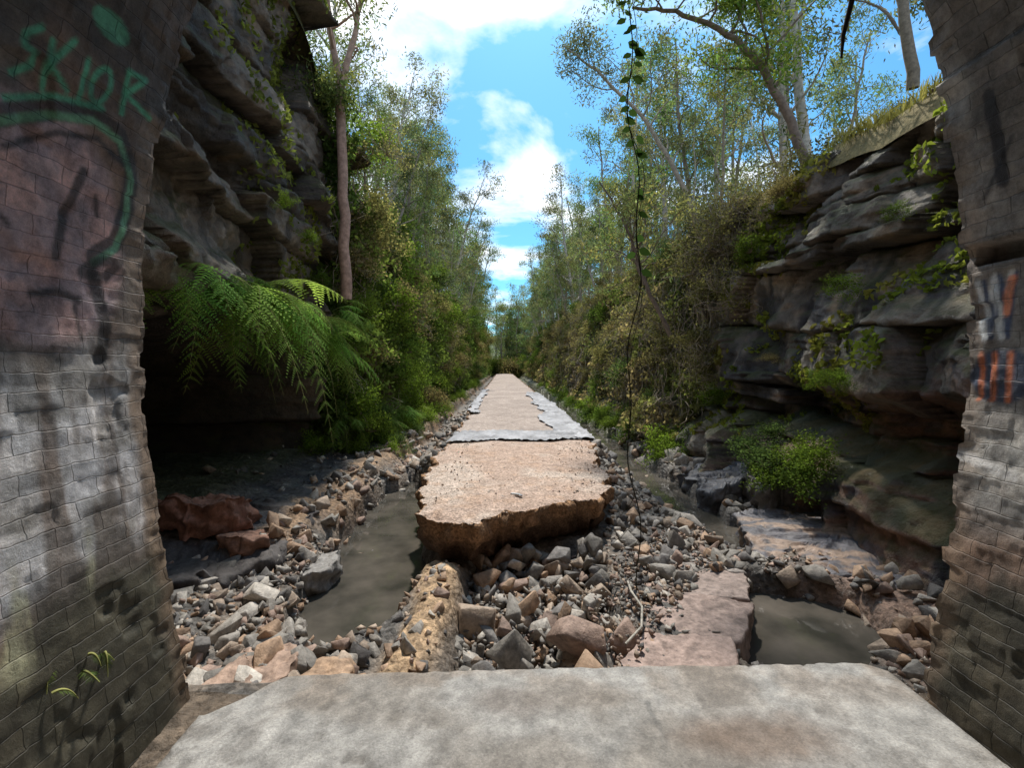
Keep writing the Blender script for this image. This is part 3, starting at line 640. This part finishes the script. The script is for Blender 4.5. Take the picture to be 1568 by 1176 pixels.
# ---------------------------------------------------------------- vegetation
def wob(p0,d0,L,n,r,curl=.25,up=.0):
    P=[np.array(p0,float)];d=unit(np.array(d0,float))
    for i in range(n-1):
        d=unit(d+r.normal(size=3)*curl+C(0,0,up)); P.append(P[-1]+d*L/(n-1))
    return np.array(P)
def treemesh(name,seed,trunks,bark=(.26,.22,.18),nbr=11,brl=3.,start=.4,lc=(.1,.13,.05),per=150,leafL=.13,leafW=.035,clr=.55,link=False,spread=1.,dens=1.,nsub=5):
    r=np.random.default_rng(seed);acc=Acc();cl=[]
    for P,r0,r1 in trunks:
        P=np.array(P,float); k_=len(P)
        t=np.linspace(0,1,(k_-1)*5+1); Pi=np.stack([np.interp(t,np.linspace(0,1,k_),P[:,j]) for j in range(3)],1)
        Pi[1:-1]=(Pi[:-2]+Pi[1:-1]*2+Pi[2:])/4; Pi+=r.normal(size=Pi.shape)*r0*.18
        R=r0+(r1-r0)*t; tube(acc,Pi,R,8,0,C(*bark)*r.uniform(.85,1.15))
        for b in range(nbr):
            tb=start+(1-start)*(b+r.uniform())/nbr; i=min(int(tb*(len(Pi)-1)),len(Pi)-1); p=Pi[i]
            az=r.uniform(0,2*math.pi); el=r.uniform(.25,1.0)
            d=C(math.cos(az)*math.cos(el)*spread,math.sin(az)*math.cos(el)*spread,math.sin(el))
            L=brl*r.uniform(.6,1.1)*(1.15-.6*tb); B=wob(p,d,L,8,r,.22,.04)
            rb=np.linspace(max(R[i]*.5,.012),.008,8); tube(acc,B,rb,5,0,C(*bark)*.9)
            for s_ in range(nsub):
                j=r.integers(3,8); d2=unit(B[min(j,7)]-B[j-1]+r.normal(size=3)*.7); S=wob(B[j],d2,L*.38*r.uniform(.6,1.2),5,r,.3,.0)
                tube(acc,S,np.linspace(.012,.004,5),3,0,C(*bark)*.8)
                cl.append(S[-1]); cl.append(S[2])
            cl.append(B[-1])
    for p in cl:
        if r.uniform()>dens: continue
        n=int(per*r.uniform(.4,1.5)); R_=clr*r.uniform(.6,1.25)
        Q=unit(r.normal(size=(n,3)))*(r.uniform(0,1,(n,1))**.45)*R_*C(1.1,1.1,.7)+p
        br=r.uniform(.6,1.5); hue=r.uniform(-.2,.25)
        c=C(*lc)*br*C(1+hue,1,1-hue*.5); cc=c[None]*r.uniform(.65,1.4,(n,1))
        leaves(acc,Q,leafL,leafW,1,cc,.35,r)
    if link: return acc.make(name,[M_bark,M_leaf])
    return acc.make(name,[M_bark,M_leaf],link=False)
TV=[]
for i in range(6):
    r=np.random.default_rng(900+i); h=r.uniform(9,12); lx,ly=r.uniform(-1,1,2)
    P=[(0,0,-.5),(lx*.3,ly*.3,h*.3),(lx*.5,ly*.9,h*.6),(lx*1.2,ly,h*.92)]
    TV.append(treemesh('gum_tree_mesh',500+i,[(P,.13,.03)],bark=[(.40,.35,.30),(.58,.52,.46),(.28,.23,.18)][i%3],nbr=13,brl=3.2,start=.18,lc=[(.115,.145,.07),(.13,.15,.085),(.095,.14,.055)][i%3],per=38,leafL=.19,leafW=.055,clr=.6,dens=.85,nsub=4))
SV=[]
for i in range(6):
    r=np.random.default_rng(700+i);acc=Acc()
    lc=[(.09,.14,.03),(.12,.18,.03),(.07,.11,.04),(.17,.16,.075),(.11,.16,.03),(.22,.185,.10)][i]
    for s_ in range(13):
        d=unit(r.normal(size=3)+C(0,0,.8)); B=wob((0,0,0),d,r.uniform(.6,1.2),6,r,.25,.03); tube(acc,B,np.linspace(.018,.004,6),3,0,(.3,.23,.17))
        for p in (B[-1],B[3]):
            n=75; Q=r.normal(size=(n,3))*.2*C(1,1,.8)+p; br=r.uniform(.5,1.5)
            leaves(acc,Q,.11,.055,1,C(*lc)*br*r.uniform(.6,1.4,(n,1)),.1,r)
    SV.append(acc.make('shrub_mesh',[M_bark,M_leaf],link=False))
TW=[]
for i in range(3):
    r=np.random.default_rng(760+i);acc=Acc()
    for s_ in range(22):
        d=unit(r.normal(size=3)+C(0,0,.9)); B=wob((0,0,0),d,r.uniform(.9,1.7),8,r,.28,.02); tube(acc,B,np.linspace(.016,.005,8),3,0,C(.5,.42,.32)*r.uniform(.5,1.1))
        for q in range(4):
            j=r.integers(2,8);S=wob(B[j],r.normal(size=3),r.uniform(.3,.7),5,r,.3); tube(acc,S,np.linspace(.007,.003,5),3,0,C(.5,.42,.32)*r.uniform(.6,1.1))
            n=8; leaves(acc,r.normal(size=(n,3))*.12+S[-1],.1,.05,1,C(.19,.18,.08)*r.uniform(.6,1.4,(n,1)),.2,r)
    TW.append(acc.make('scrub_mesh',[M_bark,M_leaf],link=False))
gt=treemesh('gum_tree',41,[([(-3.95,11,3.3),(-4.05,11,5.2),(-4.1,11,7.2),(-4.1,11.0,8.2)],.13,.10)],bark=(.50,.34,.27),nbr=2,brl=1.5,start=.7,per=60,link=True)
gt.location=(.45,-.7,0)
o=treemesh('fork_crown',42,[([(-4.1,11.,8.1),(-4.35,11,9.4),(-4.45,11,10.8),(-4.8,11,13)],.085,.03),([(-4.1,11.,8.1),(-3.8,11,9.2),(-3.55,11.1,10.6),(-3.2,11.3,13)],.08,.03)],bark=(.50,.34,.27),nbr=7,brl=2.2,start=.25,per=60,link=True,dens=.7,clr=.5)
o.parent=gt
treemesh('slender_tree',43,[([(-4.0,10.2,5.0),(-4.5,10.2,6.2),(-4.75,10.2,7.4),(-4.9,10.4,9.5)],.035,.02)],bark=(.4,.33,.25),nbr=8,brl=1.6,start=.3,per=50,link=True)
treemesh('leaning_tree',44,[([(6.9,10.3,6.1),(6.5,10.3,7.3),(5.9,10.3,8.5),(5.1,10.3,9.3),(3.9,10.4,9.9),(3.0,10.6,10.1)],.11,.03)],bark=(.26,.2,.16),nbr=13,brl=2.6,start=.3,per=80,lc=(.095,.14,.035),link=True,clr=.58)
treemesh('gum_tree',45,[([(7.95,12,7.2),(7.8,12,9),(7.6,12,11.5),(7.9,12,15)],.14,.06)],bark=(.65,.6,.54),nbr=9,brl=3,start=.35,per=50,link=True,dens=.45)
treemesh('gum_tree',46,[([(9.9,11,8.5),(9.6,11,10.5),(9.3,11,13),(9.2,11,15)],.13,.06)],bark=(.33,.27,.21),nbr=9,brl=2.8,start=.2,per=50,link=True,dens=.45,lc=(.14,.145,.07))
treemesh('overhanging_tree',47,[([(6.6,15,6),(5.8,15,8),(4.6,15,10),(3.0,14.7,11.3),(1.9,14.4,11.9)],.1,.02)],bark=(.48,.42,.36),nbr=13,brl=2.4,start=.3,per=50,link=True,dens=.7,lc=(.13,.15,.085),clr=.5)
treemesh('bare_tree',48,[([(4.6,12.5,2.6),(3.9,12.5,4.0),(3.4,12.5,5.6),(2.6,12.4,6.8)],.07,.02),([(3.9,12.5,4.0),(3.5,12.5,4.9),(3.7,12.5,6.3)],.05,.02)],bark=(.24,.19,.15),nbr=9,brl=1.9,start=.3,per=40,link=True,dens=.4,lc=(.15,.16,.07),clr=.4)
treemesh('gum_tree',49,[([(-5.2,9.2,8.6),(-5.3,9.2,10.5),(-5.2,9.2,13)],.08,.04)],bark=(.3,.25,.22),nbr=8,brl=2.2,start=.05,per=70,link=True,dens=.8)
def hz(side,x,y): return float(hillz(side,np.array([x]),np.array([y]))[0])
r=np.random.default_rng(77)
fl=empty('hillside_forest'); 
def tree(side,x,yy,s,lean=.0,dz=-.2):
    inst('tree',TV[r.integers(len(TV))],(x,yy,hz(side,x,yy)+dz),(r.uniform(-.05,.05),-side*lean,r.uniform(0,6.28)),(s,s,s*r.uniform(.95,1.15)),fl)
for side in (-1,1):
    e0=4.6 if side<0 else 6.6
    for row,(dx,step,y0) in enumerate(((.4,2.6,12.5),(3.8,4.3 if side<0 else 5.5,12),(9,7,10),(18,12,9))):
        y=y0
        while y<115:
            x=side*(e0+dx+r.uniform(-.3,1.2)*(1+row*.8)); yy=y+r.uniform(-1,1)
            s=np.interp(yy,[10,22,60,150],[.78,.95,1.45,1.8])*r.uniform(.85,1.15)*(1+.08*row)
            tree(side,x,yy,s*(.92 if row==0 else 1),r.uniform(.02,.2)*(row==0))
            y+=step*r.uniform(.8,1.2)*np.interp(y,[10,60,150],[1,1.5,2.6])
    y=12 if side<0 else 13
    while y<80:
        x=side*(e0-.4+r.uniform(-.2,.6)); tree(side,x,y,r.uniform(.34,.5)*np.interp(y,[10,60],[1,2.0]),r.uniform(.1,.35),-.6)
        y+=2.2*np.interp(y,[10,60],[1,3.])*r.uniform(.8,1.2)
for i in range(26):
    x=r.uniform(-9,9); y=r.uniform(102,128); s=r.uniform(1.3,1.8)
    inst('tree',TV[r.integers(len(TV))],(x,y,-1+14*float(sm(102,180,y))-1.5),(0,0,r.uniform(0,6.28)),(s*1.2,s*1.2,s*1.15),fl)
sl=empty('cliff_shrubs')
def cx(side,y,z): return float(cliffX(side,np.array([y]),np.array([z]))[0][0])
def shrub(side,y,z,s,off=.1,v=None,squash=.9,lib=None):
    x=cx(side,y,z)-side*off; lib=lib or SV
    inst('shrub',lib[r.integers(len(lib)) if v is None else v],(x,y,z),(r.uniform(-.4,.4),r.uniform(-.4,.4),r.uniform(0,6.28)),(s,s,s*squash),sl)
for i in range(170):
    y=11.2+90*r.uniform()**1.8; z=r.uniform(.0,float(topz(-1,y))+.8); shrub(-1,y,min(z,8),r.uniform(.5,1.0)*np.interp(y,[10,60,120],[.85,1.5,2.2]),r.uniform(0,.8))
for i in range(130):
    y=13.5+85*r.uniform()**1.6; z=r.uniform(.3,float(topz(1,y))+.6); shrub(1,y,z,r.uniform(.4,.85)*np.interp(y,[10,60,120],[.8,1.5,2.2]),r.uniform(0,.4),v=[2,3,5,3,0][r.integers(5)])
for i in range(80):
    y=10.5+40*r.uniform()**1.5; z=r.uniform(1.,float(topz(1,y))); shrub(1,y,z,r.uniform(.5,.95),r.uniform(0,.4),None,.9,TW)
for i in range(30):
    y=11+30*r.uniform()**1.5; z=r.uniform(.5,float(topz(-1,y))); shrub(-1,y,min(z,7),r.uniform(.5,.9),r.uniform(.2,.9),None,.9,TW)
for i in range(70):
    y=4+30*r.uniform()**1.3; x=6.3+r.uniform(.0,5); lib=TW if i%3==0 else SV; inst('shrub',lib[[3,5,1,0][r.integers(4)]%len(lib)],(x,y,hz(1,x,y)),(0,0,r.uniform(0,6)),[r.uniform(.3,.75)]*3,sl)
for i in range(30):
    y=10.5+22*r.uniform(); x=-4.3-r.uniform(.0,4); inst('shrub',SV[r.integers(6)],(x,y,hz(-1,x,y)),(0,0,r.uniform(0,6)),[r.uniform(.6,1.2)]*3,sl)
for i in range(20):
    y=100+r.uniform(0,5);x=r.uniform(-7,7); inst('shrub',SV[r.integers(6)],(x,y,.2),(0,0,r.uniform(0,6)),[r.uniform(2,4)]*3,sl)
for y,z,s,v in ((7.6,.15,.5,2),(7.0,.35,.45,4),(6.7,.1,.45,0),(8.2,.5,.4,2),(7.3,-.1,.4,4),(8.6,.2,.45,2),(7.9,.0,.4,0),(6.5,.4,.3,1),(10.5,4.4,.4,4),(7.2,3.0,.3,1),(6.9,1.55,.22,1),(6.4,1.6,.2,4),(6.2,1.55,.18,1),(8.3,3.7,.2,0),(11,1.0,.4,1),(9.3,5.3,.4,5),(9.0,1.9,.2,5),(12,2.4,.5,3),(12,3.6,.5,3),(6.6,4.0,.2,1)):
    shrub(1,y,z,s,.3,v,.7)
for y,z,s,v in ((10,-.05,.4,1),(9.2,-.2,.25,4),(7.6,-.25,.18,4),(7.0,-.25,.16,1),(10.8,1.2,.5,4),(11,2.3,.6,0),(11,3.2,.5,1),(8.4,4.1,.2,4),(7.6,4.5,.18,1),(11.2,4.4,.6,2),(11.2,.7,.6,1),(12,0.4,.6,1),(9.6,3.6,.25,0)):
    shrub(-1,y,z,s,.3,v,.8)
for i in range(120):
    y=11+40*r.uniform()**1.4; sd=-1 if i%2 else 1; x=r.uniform(-4.0,-2.7) if sd<0 else r.uniform(3.9,4.9)
    inst('shrub',SV[[1,4,0,2][r.integers(4)]],(x,y,float(H(x,y))),(0,0,r.uniform(0,6)),[r.uniform(.25,.6)]*3,sl)
def creeper(side,n,y0,y1,z0,yp,lc1,lc2,thick,thr,seed,stems=0):
    acc=Acc(); y=y0+(y1-y0)*rng.uniform(0,1,n)**yp; z=z0+(topz(side,y)-z0)*rng.uniform(0,1,n)
    d=fbm(y*.5,z*.6,0,seed)+.5*fbm(y*2,z*2,0,seed+3); k_=d+.35*sm(y0,y0+5,y)>thr; y,z,d=y[k_],z[k_],d[k_]
    x=cliffX(side,y,z)[0]; off=rng.uniform(0,1,len(y))*thick*(.3+np.clip(fbm(y*.9,z*.9,0,seed+5)+.3,0,1))
    m=fbm(y*.8,z*.8,0,seed+9); br=(1+.8*fbm(y*2.2,z*2.2,0,seed+7))*rng.uniform(.6,1.4,len(y))
    c=lerp(C(*lc1),C(*lc2),sm(-.3,.3,m)[:,None])*br[:,None]
    leaves(acc,np.stack([x-side*off,y,z],1),.08+.005*y,.045+.003*y,1,c,.3)
    if stems:
        ns=stems; ys_=y0+.5+(y1-y0)*rng.uniform(0,1,ns)**yp
        for yy in ys_:
            zt=rng.uniform(.8,float(topz(side,yy))); L=rng.uniform(.4,1.8); zz=np.linspace(zt,max(zt-L,-.3),8); yv=yy+np.cumsum(rng.normal(size=8))*.16
            xx=cliffX(side,yv,zz)[0]; xx=np.minimum(xx,xx.mean()) if side>0 else np.maximum(xx,xx.mean())
            tube(acc,np.stack([xx-side*(.05+rng.uniform(0,.35)),yv,zz],1),.005+.0006*yy,3,0,C(.5,.42,.31)*rng.uniform(.35,1.1))
    acc.make('cliff_creeper',[M_bark,M_leaf])
creeper(1,46000,11.5,80,-.1,1.9,(.27,.22,.13),(.14,.165,.06),.6,.04,400,1300)
creeper(-1,52000,10.4,80,-.1,1.9,(.08,.125,.035),(.125,.17,.045),.9,-.1,420,700)
creeper(1,12000,5,11.5,.2,1.,(.22,.2,.06),(.15,.19,.035),.12,.38,440)
creeper(-1,5000,5,9.8,2.6,1.,(.13,.15,.035),(.15,.18,.05),.1,.44,460)
acc=Acc(); n=26000; x=6.25+9*rng.uniform(0,1,n)**1.8; y=2.7+26*rng.uniform(0,1,n)**1.4; z=hillz(1,x,y)+.1
m=fbm(x*1.,y*1.,0,490)+.3*rng.normal(size=n)>-.15; x,y,z=x[m],y[m],z[m]
leaves(acc,np.stack([x,y,z],1),.4,.022,1,C(.34,.32,.12)*rng.uniform(.5,1.3,(len(x),1)),-1.3); acc.make('dry_grass',[M_bark,M_leaf])
def frond(acc,p,az,L,rise,droop,r):
    d=C(math.cos(az),math.sin(az),0); side=C(-math.sin(az),math.cos(az),0); n=20
    t=np.linspace(0,1,n); P=p+d*(L*t*(1-.12*t))[:,None]+C(0,0,1)*((rise*t-droop*t*t)*L)[:,None]+side*(r.uniform(-.3,.3)*t*t*L)[:,None]
    tube(acc,P,np.linspace(.008,.002,n),3,0,(.25,.25,.08))
    tan=unit(np.gradient(P,axis=0)); g=r.uniform(.35,1.5); hue=r.uniform(-.15,.35)
    for i in range(3,n):
        tt=t[i]; pl0=L*.3*math.sin(math.pi*min(1,(tt*.86+.13)))**.8
        for sg in (-1,1):
            pl=pl0*r.uniform(.65,1.1)
            pd=unit(side*sg+tan[i]*r.uniform(.3,.8)+C(0,0,r.uniform(-.65,-.05))); k_=9
            s=np.linspace(.04,1,k_); B=P[i]+pd*(pl*s)[:,None]+C(0,0,-.2)*(pl*s*s)[:,None]
            w=unit(tan[i]-pd*np.dot(tan[i],pd)); lw=pl*.15*(1-s*.75)
            for sg2 in (-1,1):
                tip=B+w*sg2*lw[:,None]+pd*(lw*.35)[:,None]; hw=pd*(pl/k_*.33)
                V=np.stack([B-hw,B+hw,tip+hw*.3,tip-hw*.3],1).reshape(-1,3)
                acc.add(V,np.arange(k_*4).reshape(k_,4),None,1,C(.14*(1+hue),.25,.06)*g*r.uniform(.8,1.2)*(1+.4*tt))
r=np.random.default_rng(5)
def fern(name,p,n,L,az0,az1,mat=None):
    acc=Acc()
    for i in range(n):
        az=az0+(az1-az0)*(i+r.uniform())/n; frond(acc,np.array(p)+r.normal(size=3)*C(.05,.14,.08),az,L*r.uniform(.5,1.1),r.uniform(.0,.75),r.uniform(.55,1.45),r)
    acc.make(name,[M_bark,M_leaf])
for p,n,L in (((-4.2,5.7,2.85),14,1.35),((-4.1,6.4,2.95),15,1.6),((-4.0,7.1,2.85),15,1.65),((-3.9,7.9,2.75),15,1.65),((-3.8,8.7,2.55),14,1.6),((-4.1,6.8,2.4),9,1.3),((-3.7,9.5,2.2),12,1.4),((-3.7,10.2,3.0),9,1.1)):
    fern('fern_clump',p,n,L,-1.5,1.5)
for p,n,L in (((-3.4,13,.2),12,.9),((-3.3,15,.3),12,1.),((-3.3,17.5,.2),10,1.),((-3.7,10.8,.5),12,.9)):
    fern('fern_clump',p,n,L,-2.6,2.6)
fern('small_fern',(-1.86,2.0,.42),7,.13,-1.2,1.2)
def vine():
    acc=Acc(); z=np.linspace(5.45,.45,60); x=.78+.03*np.sin(z*3)+.02*np.sin(z*9); y=2.72+.02*np.cos(z*4)
    P=np.stack([x,y,z],1); tube(acc,P,.0035,4,0,(.05,.045,.03)); P2=P+np.stack([.02*np.sin(z*7)+.012,0*z,0*z],1); tube(acc,P2[:48],.0025,3,0,(.05,.045,.03))
    for zt in np.r_[np.arange(2.3,5.3,.06)]:
        if r.uniform()<(.25 if zt>3.0 else .6): continue
        for q in range(r.integers(1,3)):
            p=C(.78+.03*math.sin(zt*3)+.02*math.sin(zt*9),2.72,zt)+r.normal(size=3)*.015; a=r.choice([0,math.pi])+r.normal()*.4; d=unit(C(math.cos(a),math.sin(a)*.4,-.5)); w=unit(C(d[2],.3*r.normal(),-d[0]))
            L=r.uniform(.05,.085); V=[p,p+d*L*.3+w*L*.33,p+d*L*.65+w*L*.28,p+d*L,p+d*L*.65-w*L*.28,p+d*L*.3-w*L*.33]
            acc.add(V,[[0,1,2,3],[0,3,4,5]],None,1,(.03,.06,.018))
    for zt in np.arange(.5,2.7,.13):
        p=C(.78+.03*math.sin(zt*3),2.72,zt); B=wob(p,(r.normal(),r.normal()*.3,-1),.16,4,r,.3); tube(acc,B,.0018,3,0,(.07,.06,.04))
    acc.make('hanging_vine',[M_bark,M_leaf])
    acc=Acc(); B=np.array([(2.02,2.7,5.0),(2.05,2.7,4.2),(2.06,2.7,3.95),(2.01,2.7,3.75),(2.0,2.7,3.62)]); tube(acc,B,[.02,.018,.015,.012,.006],6,0,(.05,.04,.03)); acc.make('hanging_root',[M_bark])
vine()
acc=Acc(); P=np.array([(1.3,4.75,-.45),(1.25,4.45,-.4),(1.28,4.2,-.42),(1.2,3.95,-.46),(1.02,3.8,-.52)]); tube(acc,P,.012,6,0,(.4,.37,.32)); acc.make('plastic_pipe',[M_stone])
acc=Acc(); V,T=RV[3]; acc.add(V*C(.14,.07,.05)+C(.16,6.2,.05),None,T,0,(.7,.72,.73)); V,T=RV[5]; acc.add(V*C(.06,.09,.05)+C(.24,6.18,.05),None,T,0,(.45,.47,.5)); acc.make('crumpled_litter',[M_stone])
# ---------------------------------------------------------------- world
AZ=math.radians(4);EL=math.radians(60)
w=bpy.data.worlds.new('World');scene.world=w;w.use_nodes=True;N=w.node_tree.nodes;Lk=w.node_tree.links
bg=N['Background'];sky=N.new('ShaderNodeTexSky');sky.sky_type='NISHITA';sky.sun_disc=False;sky.sun_elevation=EL;sky.sun_rotation=AZ%(2*math.pi);sky.ozone_density=2.0
tc=N.new('ShaderNodeTexCoord');sx=N.new('ShaderNodeSeparateXYZ');Lk.new(tc.outputs['Generated'],sx.inputs[0])
mz=N.new('ShaderNodeMath');mz.operation='MAXIMUM';mz.inputs[1].default_value=.04;Lk.new(sx.outputs['Z'],mz.inputs[0])
az=N.new('ShaderNodeMath');az.operation='ADD';az.inputs[1].default_value=.15;Lk.new(mz.outputs[0],az.inputs[0])
dx=N.new('ShaderNodeMath');dx.operation='DIVIDE';Lk.new(sx.outputs['X'],dx.inputs[0]);Lk.new(az.outputs[0],dx.inputs[1])
dy=N.new('ShaderNodeMath');dy.operation='DIVIDE';Lk.new(sx.outputs['Y'],dy.inputs[0]);Lk.new(az.outputs[0],dy.inputs[1])
cb=N.new('ShaderNodeCombineXYZ');Lk.new(dx.outputs[0],cb.inputs[0]);Lk.new(dy.outputs[0],cb.inputs[1]);cb.inputs[2].default_value=3.1
nn=N.new('ShaderNodeTexNoise');nn.inputs['Scale'].default_value=1.7;nn.inputs['Detail'].default_value=7;nn.inputs['Roughness'].default_value=.55;nn.inputs['Distortion'].default_value=.3;Lk.new(cb.outputs[0],nn.inputs['Vector'])
rp=N.new('ShaderNodeValToRGB');rp.color_ramp.elements[0].position=.46;rp.color_ramp.elements[1].position=.64;Lk.new(nn.outputs['Fac'],rp.inputs[0])
tint=N.new('ShaderNodeVectorMath');tint.operation='MULTIPLY';tint.inputs[1].default_value=(.5,1.08,1.35);Lk.new(sky.outputs[0],tint.inputs[0])
mx=N.new('ShaderNodeMix');mx.data_type='RGBA';Lk.new(rp.outputs[0],mx.inputs[0]);Lk.new(tint.outputs[0],mx.inputs[6]);mx.inputs[7].default_value=(11.5,11.4,11.3,1)
Lk.new(mx.outputs[2],bg.inputs['Color']);bg.inputs['Strength'].default_value=.15
sun=bpy.data.lights.new('sun','SUN');sun.energy=5.0;sun.angle=math.radians(3);sun.color=(1,.94,.85)
so=bpy.data.objects.new('sun',sun);d=Vector((math.sin(AZ)*math.cos(EL),math.cos(AZ)*math.cos(EL),math.sin(EL)));so.rotation_euler=d.to_track_quat('Z','Y').to_euler();so.location=(0,0,50);scene.collection.objects.link(so)
# ---------------------------------------------------------------- camera
cam=bpy.data.cameras.new('camera');co=bpy.data.objects.new('camera',cam);scene.collection.objects.link(co)
cam.sensor_width=36;cam.lens=16.07;co.location=(0,0,1.8);co.rotation_euler=(math.radians(90),0,0);cam.shift_x=.009;cam.shift_y=-.018;cam.clip_start=.05;cam.clip_end=3000
scene.camera=co
scene.view_settings.view_transform='Standard';scene.view_settings.look='None';scene.view_settings.exposure=0;scene.view_settings.gamma=1
